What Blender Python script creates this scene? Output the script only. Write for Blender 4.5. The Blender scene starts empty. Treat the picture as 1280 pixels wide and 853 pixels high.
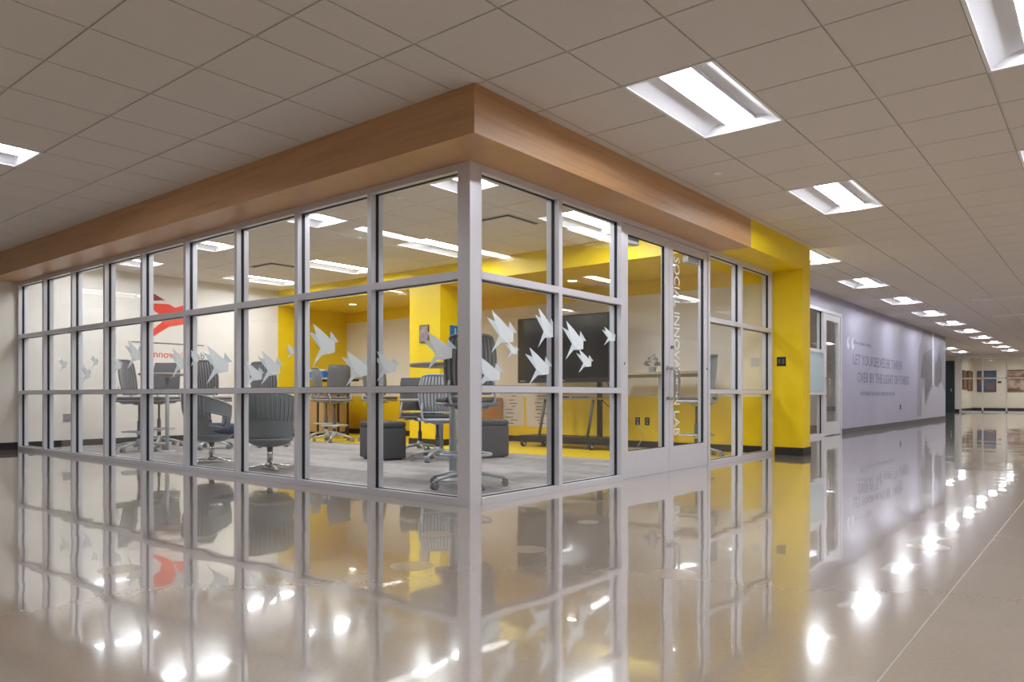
import bpy, math, random
from mathutils import Vector, Matrix
random.seed(7)
PI = math.pi
col = bpy.context.scene.collection
sc = bpy.context.scene

# ------------------------------------------------------------------ helpers
class MB:
    """collects shapes; build() links them as one mesh object"""
    def __init__(s): s.v=[]; s.f=[]; s.m=[]; s.sm=[]
    def add(s, vs, fs, mi=0, smooth=False):
        b=len(s.v); s.v += [tuple(p) for p in vs]
        for f in fs: s.f.append(tuple(b+i for i in f)); s.m.append(mi); s.sm.append(smooth)
        return s
    def box(s, x0,x1,y0,y1,z0,z1, mi=0, skip=''):
        vs=[(x0,y0,z0),(x1,y0,z0),(x1,y1,z0),(x0,y1,z0),(x0,y0,z1),(x1,y0,z1),(x1,y1,z1),(x0,y1,z1)]
        fs={'b':(0,3,2,1),'t':(4,5,6,7),'s':(0,1,5,4),'e':(1,2,6,5),'n':(2,3,7,6),'w':(3,0,4,7)}
        return s.add(vs,[f for k,f in fs.items() if k not in skip],mi)
    def rbox(s, x0,x1,y0,y1,z0,z1, r=.02, mi=0, n=3):
        """box with rounded edges: superellipsoid-like rounded slices"""
        cx,cy=(x0+x1)/2,(y0+y1)/2; hx,hy=(x1-x0)/2,(y1-y0)/2
        r=min(r,hx*.99,hy*.99,(z1-z0)/2*.99)
        prof=[]
        for i in range(n+1):
            a=PI/2*i/n; prof.append((z0+r-r*math.cos(a), r-r*math.sin(a)))
        for i in range(n+1):
            a=PI/2*i/n; prof.append((z1-r+r*math.sin(a), r-r*math.cos(a)))
        rings=[]
        for z,ins in prof:
            ring=[]
            for cxs,cys,a0 in ((1,1,0),(-1,1,PI/2),(-1,-1,PI),(1,-1,3*PI/2)):
                for i in range(n+1):
                    a=a0+PI/2*i/n
                    ring.append((cx+cxs*(hx-r)+(r-ins)*math.cos(a), cy+cys*(hy-r)+(r-ins)*math.sin(a), z))
            rings.append(ring)
        return s.loft(rings,mi,True,True)
    def loft(s, rings, mi=0, smooth=True, cap=True, closed=True):
        n=len(rings[0]); vs=[p for r in rings for p in r]; fs=[]
        for i in range(len(rings)-1):
            for j in range(n if closed else n-1):
                k=(j+1)%n
                fs.append((i*n+j,i*n+k,(i+1)*n+k,(i+1)*n+j))
        s.add(vs,fs,mi,smooth)
        if cap:
            b=len(s.v)-len(vs)
            s.f.append(tuple(b+i for i in reversed(range(n)))); s.m.append(mi); s.sm.append(False)
            s.f.append(tuple(b+(len(rings)-1)*n+i for i in range(n))); s.m.append(mi); s.sm.append(False)
        return s
    def lathe(s, prof, c=(0,0,0), n=24, mi=0, smooth=True, cap=True):
        rings=[[(c[0]+r*math.cos(2*PI*j/n), c[1]+r*math.sin(2*PI*j/n), c[2]+z) for j in range(n)] for r,z in prof]
        return s.loft(rings,mi,smooth,cap)
    def cyl(s, p0, p1, r0, r1=None, n=12, mi=0):
        return s.tube([p0,p1],[r0, r0 if r1 is None else r1],n,mi)
    def tube(s, pts, r, n=8, mi=0, closed=False, squash=1.0):
        pts=[Vector(p) for p in pts]; N=len(pts)
        rr=r if isinstance(r,(list,tuple)) else [r]*N
        rings=[]; up=Vector((0,0,1))
        for i,p in enumerate(pts):
            a=pts[(i-1)%N] if (closed or i>0) else p; b=pts[(i+1)%N] if (closed or i<N-1) else p
            t=(b-a)
            if t.length<1e-9: t=Vector((0,0,1))
            t.normalize()
            u=up if abs(t.dot(up))<.95 else Vector((0,1,0))
            x=t.cross(u).normalized(); y=x.cross(t).normalized()
            rings.append([tuple(p+x*rr[i]*math.cos(2*PI*j/n)+y*rr[i]*squash*math.sin(2*PI*j/n)) for j in range(n)])
        if closed: rings.append(rings[0])
        return s.loft(rings,mi,True,not closed)
    def build(s, name, mats, parent=None, loc=None, rz=0):
        me=bpy.data.meshes.new(name); me.from_pydata(s.v,[],s.f)
        for m in (mats if isinstance(mats,(list,tuple)) else [mats]): me.materials.append(m)
        me.polygons.foreach_set('material_index',s.m); me.polygons.foreach_set('use_smooth',s.sm); me.update()
        o=bpy.data.objects.new(name,me); col.objects.link(o)
        if parent: o.parent=parent
        if loc: o.location=loc
        if rz: o.rotation_euler=(0,0,rz)
        return o

def tag(o,label=None,cat=None,group=None,kind=None):
    if label: o['label']=label
    if cat: o['category']=cat
    if group: o['group']=group
    if kind: o['kind']=kind
    return o
def empty(name,loc,label,cat,group=None,rz=0):
    o=bpy.data.objects.new(name,None); col.objects.link(o); o.location=loc; o.rotation_euler=(0,0,rz); o.empty_display_size=.1
    return tag(o,label,cat,group)
def struct(o,label=None): return tag(o,label,None,None,'structure')
def kids(o): return [c for c in bpy.data.objects if c.parent==o]
def dup(root,loc,rz,label,group=None):
    def cp(o,par):
        c=o.copy(); col.objects.link(c); c.parent=par
        for ch in kids_map.get(o.name,[]): cp(ch,c)
        return c
    kids_map={}
    for o in list(bpy.data.objects):
        if o.parent: kids_map.setdefault(o.parent.name,[]).append(o)
    r=cp(root,None); r.location=loc; r.rotation_euler=(0,0,rz); r['label']=label
    if group: r['group']=group
    return r

# ------------------------------------------------------------------ materials
def mat(name, colr, rough=.5, metal=0., spec=.5, emit=None, strength=0., alpha=None):
    m=bpy.data.materials.new(name); m.use_nodes=True; b=m.node_tree.nodes['Principled BSDF']
    b.inputs['Base Color'].default_value=(*colr,1); b.inputs['Roughness'].default_value=rough
    b.inputs['Metallic'].default_value=metal; b.inputs['Specular IOR Level'].default_value=spec
    if emit: b.inputs['Emission Color'].default_value=(*emit,1); b.inputs['Emission Strength'].default_value=strength
    return m
def nodes(m): nt=m.node_tree; return nt, nt.nodes, nt.links, nt.nodes['Principled BSDF']
def noise(nt, scale, detail=4, rough=.5, vec=None, stretch=None):
    N=nt.nodes; L=nt.links
    t=N.new('ShaderNodeTexNoise'); t.inputs['Scale'].default_value=scale; t.inputs['Detail'].default_value=detail; t.inputs['Roughness'].default_value=rough
    g=N.new('ShaderNodeNewGeometry'); mp=N.new('ShaderNodeMapping')
    if stretch: mp.inputs['Scale'].default_value=stretch
    L.new(g.outputs['Position'],mp.inputs['Vector']); L.new(mp.outputs['Vector'],t.inputs['Vector'])
    return t
def ramp(nt, src, stops):
    r=nt.nodes.new('ShaderNodeValToRGB'); e=r.color_ramp.elements
    while len(e)<len(stops): e.new(.5)
    for i,(p,c) in enumerate(stops): e[i].position=p; e[i].color=(*c,1)
    nt.links.new(src,r.inputs['Fac']); return r
def mottled(name,c0,c1,scale,rough=.6,stretch=None,detail=4,bump=0.,lo=.35,hi=.65,**k):
    m=mat(name,c0,rough,**k); nt,N,L,b=nodes(m)
    t=noise(nt,scale,detail,.55,stretch=stretch)
    r=ramp(nt,t.outputs['Fac'],[(lo,c0),(hi,c1)]); L.new(r.outputs['Color'],b.inputs['Base Color'])
    if bump:
        bp=N.new('ShaderNodeBump'); bp.inputs['Strength'].default_value=bump; bp.inputs['Distance'].default_value=.01
        L.new(t.outputs['Fac'],bp.inputs['Height']); L.new(bp.outputs['Normal'],b.inputs['Normal'])
    return m

M={}
M['cream']=mottled('cream paint',(.80,.77,.72),(.82,.79,.74),3,.55)
M['yellow']=mottled('yellow paint',(.86,.62,.002),(.88,.64,.003),3,.45)
M['purple']=mottled('lilac wall covering',(.40,.395,.53),(.45,.44,.58),.6,.38,stretch=(1,1,.4))
M['tile']=mottled('ceiling tile',(.64,.60,.57),(.70,.66,.63),160,.95,spec=.1,bump=.25,detail=2)
M['tile_in']=mottled('room ceiling tile',(.72,.67,.62),(.78,.73,.68),160,.95,spec=.1,detail=2)
M['tee']=mat('ceiling grid',(.62,.58,.55),.7)
M['alu']=mat('clear anodised aluminium',(.74,.74,.80),.36,.25)
M['alu_dark']=mat('dark aluminium',(.22,.22,.25),.5,.3)  # darker aluminium of the door lock cylinders
M['gasket']=mat('black rubber gasket',(.008,.009,.014),.6)
M['black']=mat('black plastic',(.012,.012,.014),.4)
M['base']=mat('dark rubber baseboard',(.02,.019,.02),.45)
M['chrome']=mat('polished steel',(.72,.71,.70),.18,1.)
M['steel']=mat('brushed steel',(.55,.54,.53),.3,1.)
M['white']=mat('white paint',(.82,.82,.82),.4)
M['offwhite']=mat('white reflector enamel',(.74,.75,.80),.5)
M['lens']=mat('lit diffuser',(.9,.9,.9),.6,emit=(.93,.95,1.),strength=13.)
M['lens_in']=mat('lit room diffuser',(.9,.9,.9),.6,emit=(.95,.96,1.),strength=16.)
M['dl']=mat('lit downlight lens',(.9,.9,.9),.6,emit=(1.,.93,.82),strength=6.)
M['gal']=mat('lit gallery lens',(.9,.9,.9),.6,emit=(1.,.93,.82),strength=18.)
M['grey']=mat('grey moulded plastic',(.25,.25,.26),.45)
M['grey_dk']=mat('charcoal plastic',(.10,.10,.108),.5)
M['grey_lt']=mat('light grey frame plastic',(.50,.54,.60),.4)
M['silver']=mat('silver enamel',(.50,.54,.58),.35,.3)
M['bluegrey']=mat('blue grey shell plastic',(.22,.245,.265),.42)
M['fabric']=mottled('charcoal upholstery',(.06,.06,.065),(.08,.08,.087),200,.9,bump=.2)
M['fabric2']=mottled('grey upholstery',(.12,.12,.135),(.16,.16,.175),200,.9,bump=.2)
M['navy']=mottled('navy seat fabric',(.018,.035,.10),(.03,.05,.13),200,.85)
M['tabletop']=mat('pale laminate top',(.42,.36,.29),.4)
M['table_dk']=mat('dark table edge',(.07,.055,.05),.5)
M['oak']=mottled('light oak veneer',(.45,.30,.17),(.55,.38,.22),6,.5,stretch=(8,8,.6))
M['brown']=mottled('brown wood veneer',(.44,.20,.05),(.52,.25,.07),6,.45,stretch=(1,1,6))
M['red']=mat('red vinyl',(.80,.055,.03),.45)
M['red_dk']=mat('dark red vinyl',(.30,.03,.03),.45)
M['red_lt']=mat('light red vinyl',(.85,.11,.06),.45)
M['vgrey']=mat('grey vinyl',(.20,.20,.21),.5)
M['blue']=mat('blue plastic',(.01,.17,.55),.4)
M['screen']=mat('dark display glass',(.012,.012,.013),.12,spec=.6)
M['paper']=mat('white paper',(.72,.70,.68),.8)
M['ink']=mat('dark marker ink',(.06,.05,.06),.8)
M['teal']=mat('dark teal door paint',(.03,.05,.055),.5)
M['ptext']=mat('dark violet lettering',(.22,.205,.31),.5)
M['ptext_f']=mat('faint violet lettering',(.29,.28,.40),.5)
M['pwhite']=mat('white lettering',(.72,.72,.82),.5)
M['mur_d']=mottled('mural dark grey print',(.14,.135,.15),(.24,.23,.27),3,.4,stretch=(1,3,1))
M['mur_m']=mottled('mural mid grey print',(.26,.25,.32),(.40,.385,.48),4,.4,stretch=(1,6,.6))
M['mur_l']=mottled('mural pale print',(.50,.49,.60),(.60,.58,.68),4,.4,stretch=(1,6,.6))

# wood laminate: horizontal grain
m=mat('fascia wood laminate',(.4,.22,.1),.38); nt,N,L,b=nodes(m)
t=noise(nt,3.2,5,.6,stretch=(.35,.35,9)); r=ramp(nt,t.outputs['Fac'],[(.3,(.47,.26,.12)),(.55,(.58,.335,.165)),(.75,(.52,.29,.14))])
L.new(r.outputs['Color'],b.inputs['Base Color']); M['wood']=m

# polished concrete
m=mat('polished concrete',(.3,.25,.2),.09,spec=.9); nt,N,L,b=nodes(m); b.inputs['Coat Weight'].default_value=1; b.inputs['Coat IOR'].default_value=1.58; b.inputs['Coat Roughness'].default_value=.028
t=noise(nt,.9,4,.5); r=ramp(nt,t.outputs['Fac'],[(.3,(.39,.33,.27)),(.55,(.45,.385,.315)),(.8,(.50,.435,.365))])
t2=noise(nt,55,3,.6); r2=ramp(nt,t2.outputs['Fac'],[(.35,(.95,.95,.95)),(.6,(1.01,1.01,1.01))])
mx=N.new('ShaderNodeMixRGB'); mx.blend_type='MULTIPLY'; mx.inputs[0].default_value=1
L.new(r.outputs['Color'],mx.inputs[1]); L.new(r2.outputs['Color'],mx.inputs[2]); L.new(mx.outputs[0],b.inputs['Base Color'])
def vadd(x,y):
    n=N.new('ShaderNodeVectorMath'); n.operation='ADD'; L.new(x,n.inputs[0]); L.new(y,n.inputs[1]); return n.outputs[0]
def wob(scale,amp,detail,rough=.5):
    n_=noise(nt,scale,detail,rough); q=N.new('ShaderNodeVectorMath'); q.operation='SUBTRACT'; L.new(n_.outputs['Color'],q.inputs[0]); q.inputs[1].default_value=(.5,.5,.5)
    m_=N.new('ShaderNodeVectorMath'); m_.operation='MULTIPLY'; L.new(q.outputs[0],m_.inputs[0]); m_.inputs[1].default_value=(amp,amp,0); return m_.outputs[0]
gn=N.new('ShaderNodeNewGeometry'); sm=vadd(vadd(gn.outputs['Normal'],wob(1.3,.014,1)),wob(6,.011,1,.4))
nn=N.new('ShaderNodeVectorMath'); nn.operation='NORMALIZE'; L.new(sm,nn.inputs[0]); L.new(nn.outputs[0],b.inputs['Normal']); L.new(nn.outputs[0],b.inputs['Coat Normal'])
r3=ramp(nt,t.outputs['Fac'],[(.3,(.17,.17,.17)),(.7,(.11,.11,.11))]); L.new(r3.outputs['Color'],b.inputs['Roughness'])
M['floor']=m
# plank carpet tile
m=mat('grey plank carpet',(.3,.29,.28),.95,spec=.1); nt,N,L,b=nodes(m)
br=N.new('ShaderNodeTexBrick'); br.inputs['Scale'].default_value=1; br.inputs['Brick Width'].default_value=.9; br.inputs['Row Height'].default_value=.23; br.inputs['Mortar Size'].default_value=0
br.inputs['Color1'].default_value=(.27,.26,.26,1); br.inputs['Color2'].default_value=(.42,.405,.40,1); br.offset=.37
g=N.new('ShaderNodeNewGeometry'); L.new(g.outputs['Position'],br.inputs['Vector'])
t=noise(nt,5,4,.6,stretch=(1.2,9,1)); mx=N.new('ShaderNodeMixRGB'); mx.blend_type='MULTIPLY'; mx.inputs[0].default_value=.8
r=ramp(nt,t.outputs['Fac'],[(.3,(.58,.56,.56)),(.7,(1.2,1.18,1.17))]); L.new(br.outputs['Color'],mx.inputs[1]); L.new(r.outputs['Color'],mx.inputs[2]); L.new(mx.outputs[0],b.inputs['Base Color'])
M['carpet']=m
M['yfloor']=mottled('yellow sheet floor',(.80,.56,.004),(.84,.60,.006),4,.4)

# thin clear glass: Schlick mix of transparent and mirror (two faces per pane)
def glassmat(name,tint=(1,1,1),f0=.04,rough=0.,gl=1.):
    m=bpy.data.materials.new(name); m.use_nodes=True; nt=m.node_tree; N=nt.nodes; L=nt.links; N.clear()
    out=N.new('ShaderNodeOutputMaterial'); mix=N.new('ShaderNodeMixShader'); tr=N.new('ShaderNodeBsdfTransparent'); gs=N.new('ShaderNodeBsdfGlossy')
    tr.inputs['Color'].default_value=(*tint,1); gs.inputs['Roughness'].default_value=rough; gs.inputs['Color'].default_value=(gl,gl,gl,1)
    geo=N.new('ShaderNodeNewGeometry'); dot=N.new('ShaderNodeVectorMath'); dot.operation='DOT_PRODUCT'
    L.new(geo.outputs['Normal'],dot.inputs[0]); L.new(geo.outputs['Incoming'],dot.inputs[1])
    def mth(op,a,b_=None):
        n=N.new('ShaderNodeMath'); n.operation=op
        if hasattr(a,'links'): L.new(a,n.inputs[0])
        else: n.inputs[0].default_value=a
        if b_ is not None:
            if hasattr(b_,'links'): L.new(b_,n.inputs[1])
            else: n.inputs[1].default_value=b_
        return n.outputs[0]
    c=mth('ABSOLUTE',dot.outputs['Value']); p=mth('POWER',mth('SUBTRACT',1.0,c),5.0); F=mth('ADD',mth('MULTIPLY',p,1-f0),f0)
    L.new(F,mix.inputs[0]); L.new(tr.outputs[0],mix.inputs[1]); L.new(gs.outputs[0],mix.inputs[2]); L.new(mix.outputs[0],out.inputs[0]); return m
M['glass']=glassmat('clear glass',(.975,.985,.98))
def film(name,colr,op,rough=.4):
    m=bpy.data.materials.new(name); m.use_nodes=True; nt=m.node_tree; N=nt.nodes; L=nt.links; b=N['Principled BSDF']
    b.inputs['Base Color'].default_value=(*colr,1); b.inputs['Roughness'].default_value=rough
    tr=N.new('ShaderNodeBsdfTransparent'); tl=N.new('ShaderNodeBsdfTranslucent'); tl.inputs['Color'].default_value=(*colr,1)
    m1=N.new('ShaderNodeMixShader'); m1.inputs[0].default_value=.55; L.new(b.outputs[0],m1.inputs[1]); L.new(tl.outputs[0],m1.inputs[2])
    m2=N.new('ShaderNodeMixShader'); m2.inputs[0].default_value=op; L.new(tr.outputs[0],m2.inputs[1]); L.new(m1.outputs[0],m2.inputs[2])
    L.new(m2.outputs[0],N['Material Output'].inputs[0]); return m
M['film1']=film('frosted vinyl, light',(.93,.97,1.),.9)
M['film2']=film('frosted vinyl, mid',(.82,.89,.94),.85)
M['film3']=film('frosted vinyl, thin',(.85,.92,.97),.74)
M['frost']=film('frosted privacy film',(.72,.82,.86),.85)
M['vwhite']=film('white vinyl lettering',(.88,.90,.92),.9)

# ------------------------------------------------------------------ dimensions
ZC=2.743; ZR=2.79; ZF=2.43; G=.6096; GX,GY=1.076,.8546
XL=-8.9; YW=5.985; YB=4.34; ZB=2.5

# ------------------------------------------------------------------ floor
FLOORPATCH=[(0.991, -1.488, 0.1), (0.522, -0.86, 0.09), (1.178, -0.86, 0.09), (1.996, -0.87, 0.1), (2.749, 0.487, 0.1), (0.972, 0.013, 0.07), (0.015, -2.357, 0.09), (0.968, -1.793, 0.07)]
fb=MB(); fb.box(-14,8,-10,46,-.1,0)
floor=struct(fb.build('floor',M['floor']),'polished tan concrete floor with glossy reflections')
# saw cut joints (thin pale filler strips)
j=MB()
x=2.985; j.box(x-.0025,x+.0025,-10,38,0,.0004)
struct(j.build('trim_1',mat('joint filler',(.42,.38,.33),.5)),'thin pale control joint in the concrete floor')
j=MB()
for (x,y,r) in FLOORPATCH: j.lathe([(r,0),(r,.0004),(r*.5,.0005),(.001,.0005)],(x,y,0),n=28,smooth=False)
struct(j.build('trim_6',mat('floor patch',(.44,.37,.30),.12)),'round pale filler patches in the concrete floor')
c=MB(); c.box(XL,-.12,.12,3.9,0,.008); struct(c.build('floor',M['carpet']),'grey plank-pattern carpet inside the glass room')
c=MB(); c.box(XL,-.12,3.9,YW,0,.008); struct(c.build('floor',M['yfloor']),'yellow floor strip along the back of the glass room')

# ------------------------------------------------------------------ lights lattice
hall_lights=[(0,-1),(0,4)]+[(-2,-1+5*k) for k in range(2,8)]+[(3,-1+5*k) for k in range(0,7)]+[(-8,-6),(-8,-11),(-3,-11),(3,-6),(0,-11),(8,-6),(8,4),(8,14),(-21,-6),(-14,-11)]
far_lights=[(-2,39),(-2,44),(-2,49),(-2,54),(-5,49),(-5,54),(3,39),(3,44),(3,49),(3,54)]
cells=set()
gallery_cells=[(-3,63),(1,63),(5,63)]
for i,jj in hall_lights+far_lights+gallery_cells+[(-6,14)]: cells.add((i,jj)); cells.add((i,jj+1))

# ------------------------------------------------------------------ hall ceiling: lay-in tiles with a reveal round each
def tilemesh(regions, z, gx, gy, cells, x0,x1,y0,y1, inset=.006):
    b=MB()
    def cell(a0,a1,b0,b1):
        i=inset; h=.009
        t=[(a0+i,b0+i),(a1-i,b0+i),(a1-i,b1-i),(a0+i,b1-i)]; o=[(a0,b0),(a1,b0),(a1,b1),(a0,b1)]
        vs=[(x,y,z) for x,y in t]+[(x,y,z+h) for x,y in t]+[(x,y,z+h) for x,y in o]
        b.add(vs,[(3,2,1,0)],0)
        b.add(vs,[(0,1,5,4),(1,2,6,5),(2,3,7,6),(3,0,4,7)],0)
        b.add(vs,[(4,5,9,8),(5,6,10,9),(6,7,11,10),(7,4,8,11)],1)
    for i in range(math.floor((x0-gx)/G),math.ceil((x1-gx)/G)):
        for k in range(math.floor((y0-gy)/G),math.ceil((y1-gy)/G)):
            if (i,k) in cells: continue
            a0,a1,b0,b1=gx+i*G,gx+(i+1)*G,gy+k*G,gy+(k+1)*G
            for (p,q,r_,s_) in regions:
                c0,c1,d0,d1=max(a0,p),min(a1,q),max(b0,r_),min(b1,s_)
                if c1-c0>.02 and d1-d0>.02: cell(c0,c1,d0,d1)
    return b
regions=[(-14,.2,-10,-.2),(.2,8,-10,44),(-6,.2,6.2,44)]
b=tilemesh(regions,ZC,GX,GY,cells,-14,8,-10,44)
b.box(-14,8,-10,46,2.95,3.0,0)
struct(b.build('ceiling',[M['tile'],M['tee']]),'corridor ceiling of beige square tiles in a thin grid')

protos={}
def troffer(loc,label,group,lens=None):
    lens=lens or M['lens']
    if lens.name in protos: return dup(protos[lens.name],loc,0,label,group)
    t=empty('ceiling_light',loc,label,'ceiling light',group)
    w,l=G/2,G
    f=MB()
    for (a,b_,c_,d) in ((-w,-w+.02,-l,l),(w-.02,w,-l,l),(-w,w,-l,-l+.02),(-w,w,l-.02,l)): f.box(a,b_,c_,d,-.004,.008)
    f.box(-w+.004,w-.004,-l+.004,l-.004,.085,.09)
    for (a,b_,c_,d) in ((-w+.004,-w+.012,-l,l),(w-.012,w-.004,-l,l),(-w,w,-l+.004,-l+.012),(-w,w,l-.012,l-.004)): f.box(a,b_,c_,d,0,.09)
    f.build('frame',M['white'],t)
    for s in (-1,1):
        q=MB(); prof=[]
        for k in range(7):
            u=k/6; prof.append((s*(w-.018-(w-.018-.118)*u), .002+.066*math.sin(u*PI/2)))
        n=len(prof); vs=[(x,y,z) for y in (-l+.02,l-.02) for x,z in prof]
        q.add(vs,[(k,k+1,n+k+1,n+k) for k in range(n-1)],0,True)
        q.build('reflector',M['offwhite'],t)
    e=MB(); 
    for s in (-1,1):
        e.add([(-w+.02,s*(l-.02),.002),(w-.02,s*(l-.02),.002),(w-.02,s*(l-.06),.07),(-w+.02,s*(l-.06),.07)],[(0,1,2,3)])
        e.box(s*.112-.005,s*.112+.005,-l+.045,l-.045,.045,.084,0)
    e.build('end_plate',M['offwhite'],t)
    q=MB(); n=9; prof=[(-.106+.212*k/(n-1), .058-.022*math.sin(PI*k/(n-1))) for k in range(n)]
    vs=[(x,y,z) for y in (-l+.05,l-.05) for x,z in prof]
    q.add(vs,[(k+1,k,n+k,n+k+1) for k in range(n-1)],0,True)
    q.build('diffuser',lens,t)
    protos[lens.name]=t
    return t
ordn=['first','second','third','fourth','fifth','sixth','seventh','eighth','ninth','tenth','eleventh','twelfth','thirteenth','fourteenth']
def lp(i,k): return (GX+(i+.5)*G, GY+(k+1)*G, ZC)
r0=[p for p in hall_lights+far_lights if p[0] in (0,-2) and p[1]>=-1]; r0.sort(key=lambda p:p[1])
r3=[p for p in hall_lights+far_lights if p[0]==3 and p[1]>=-1]; r3.sort(key=lambda p:p[1])
for n,p in enumerate(r0): troffer(lp(*p),'lit ceiling light, %s from the corner post in the corridor row beside the glass room'%ordn[n],'row of corridor lights beside the glass room')
for n,p in enumerate(r3): troffer(lp(*p),'lit ceiling light, %s along the outer corridor row'%ordn[n],'outer row of corridor lights')
names={(-8,-6):'lit ceiling light in front of the long glass wall near the left edge',(-8,-11):'unseen added ceiling light behind the one in front of the long glass wall',
(-3,-11):'unseen added ceiling light behind the camera, nearest the corner post',(3,-6):'unseen added ceiling light directly over the camera',(0,-11):'unseen added ceiling light in the cross corridor behind the camera',
(8,-6):'unseen added ceiling light by the far right side wall behind the camera',(8,4):'unseen added ceiling light by the far right side wall beside the double doors',(8,14):'unseen added ceiling light by the far right side wall beside the lilac wall',
(-21,-6):'lit ceiling light round the corner past the cream wall end',(-14,-11):'unseen added ceiling light in the cross corridor toward the cream wall',
(-5,49):'nearer lit ceiling light beyond the end of the lilac wall',(-5,54):'farther lit ceiling light beyond the end of the lilac wall'}
for p,lb in names.items(): troffer(lp(*p),lb,'other corridor lights')  # lights behind the camera, over it and by the outer wall: unseen, added for illumination

troffer(lp(-6,14),'unseen ceiling light added to brighten the room behind the lilac wall glazing','other corridor lights')  # unseen light, added so the lilac wall glazing looks less dark
# ------------------------------------------------------------------ room ceiling
rl=[(x,y) for x in (-1.25,-3.58,-5.9,-7.95) for y in (.96,3.41)]
gx2,gy2=-1.25-G/2,.96-G
rc=MB()
def inlight(x0,x1,y0,y1):
    return any(x0<lx+G/2-.01 and x1>lx-G/2+.01 and y0<ly+G-.01 and y1>ly-G+.01 for lx,ly in rl)
xs=[-.12]; 
for lx in (-1.25,-3.58,-5.9,-7.95): xs+=[lx+G/2,lx-G/2]
xs.append(XL); full=[]
for a,b_ in zip(xs[:-1],xs[1:]):
    n=max(1,round(abs(a-b_)/G)); full+=[a+(b_-a)*k/n for k in range(n)]
full.append(XL); ys=[.12,.96-G,.96,.96+G]; ys+=[ys[-1]+(3.41-G-ys[-1])*k/2 for k in (1,2)]; ys+=[3.41,3.41+G,YB]
for a,b_ in zip(full[:-1],full[1:]):
    for c_,d in zip(ys[:-1],ys[1:]):
        x0,x1=min(a,b_),max(a,b_)
        if inlight(x0,x1,c_,d) or x1-x0<.02: continue
        i=.005; t=[(x0+i,c_+i),(x1-i,c_+i),(x1-i,d-i),(x0+i,d-i)]; o=[(x0,c_),(x1,c_),(x1,d),(x0,d)]
        vs=[(x,y,ZR) for x,y in t]+[(x,y,ZR+.009) for x,y in t]+[(x,y,ZR+.009) for x,y in o]
        rc.add(vs,[(3,2,1,0),(0,1,5,4),(1,2,6,5),(2,3,7,6),(3,0,4,7)],0); rc.add(vs,[(4,5,9,8),(5,6,10,9),(6,7,11,10),(7,4,8,11)],1)
struct(rc.build('ceiling',[M['tile_in'],M['tee']]),'tiled ceiling inside the glass room')
rown=['nearest the double doors','second row from the double doors','third row from the double doors','last row by the far cream wall']
for k,lx in enumerate((-1.25,-3.58,-5.9,-7.95)):
    for ly,w_ in ((.96,'close to the long glass wall'),(3.41,'close to the yellow bulkhead')):
        troffer((lx,ly,ZR),'lit room light, %s, %s'%(rown[k],w_),'glass room ceiling lights',lens=M['lens_in'])

# ------------------------------------------------------------------ fascia round the glass room
w=MB()
w.box(-8.9,.39,-.39,.125,ZF,ZC+.12)                      # long side
w.box(-.125,.39,.125,4.2,ZF,ZC+.12)                      # door side
struct(w.build('trim_2',M['wood']),'wood laminate fascia above the glass walls')
w=MB(); w.box(-.125,.39,4.2,YW,ZF,ZC+.12); struct(w.build('trim_3',M['yellow']),'yellow end of the fascia')

# ------------------------------------------------------------------ walls
w=MB(); w.box(-9.05,XL,-.45,YB,0,2.9,0); w.box(-9.05,XL,YB,YW+.3,0,2.9,1)
struct(w.build('wall_left',[M['cream'],M['yellow']]),'cream end wall with yellow alcove part')
w=MB(); w.box(-14,-9.05,-.45,-.3,0,2.9); struct(w.build('wall_left',M['cream']),'cream wall round the corner')
# back wall in colour bands
w=MB()
y1=YW+.3
w.box(-8.9,-.125,YW,y1,0,.77,1); w.box(-8.9,-.125,YW,y1,.77,2.29,0); w.box(-8.9,-.125,YW,y1,2.29,2.9,1); w.box(-.125,.39,YW,y1,0,ZC+.12,1)
struct(w.build('wall_back',[M['cream'],M['yellow']]),'yellow wall with a cream writing band')
w=MB(); w.box(XL,-.125,YB,YW,ZB,2.95); struct(w.build('wall_bulkhead',M['yellow']),'yellow dropped bulkhead over the alcove')
w=MB(); w.box(-5.245,-4.564,YB+.002,YB+.62,0,ZB+.01); struct(w.build('column',M['yellow']),'yellow square column under the bulkhead')
bb=MB(); h=.105
bb.box(XL,-.13,YW-.012,YW,0,h); struct(bb.build('baseboard_back',M['base']))
bb=MB(); bb.box(XL,XL+.012,.13,YW-.012,0,h); bb.box(XL,XL+.012,-.46,-.002,0,h); bb.box(-14,XL,-.462,-.45,0,h); struct(bb.build('baseboard_left',M['base']))
bb=MB(); bb.box(.03,.402,YW-.012,YW,0,h); bb.box(.39,.402,YW,y1,0,h); struct(bb.build('baseboard_right',M['base']))
bb=MB(); bb.box(-5.257,-4.552,YB-.01,YB+.002,0,h); bb.box(-4.564,-4.552,YB,YB+.62,0,h); struct(bb.build('baseboard_column',M['base']))
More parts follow.
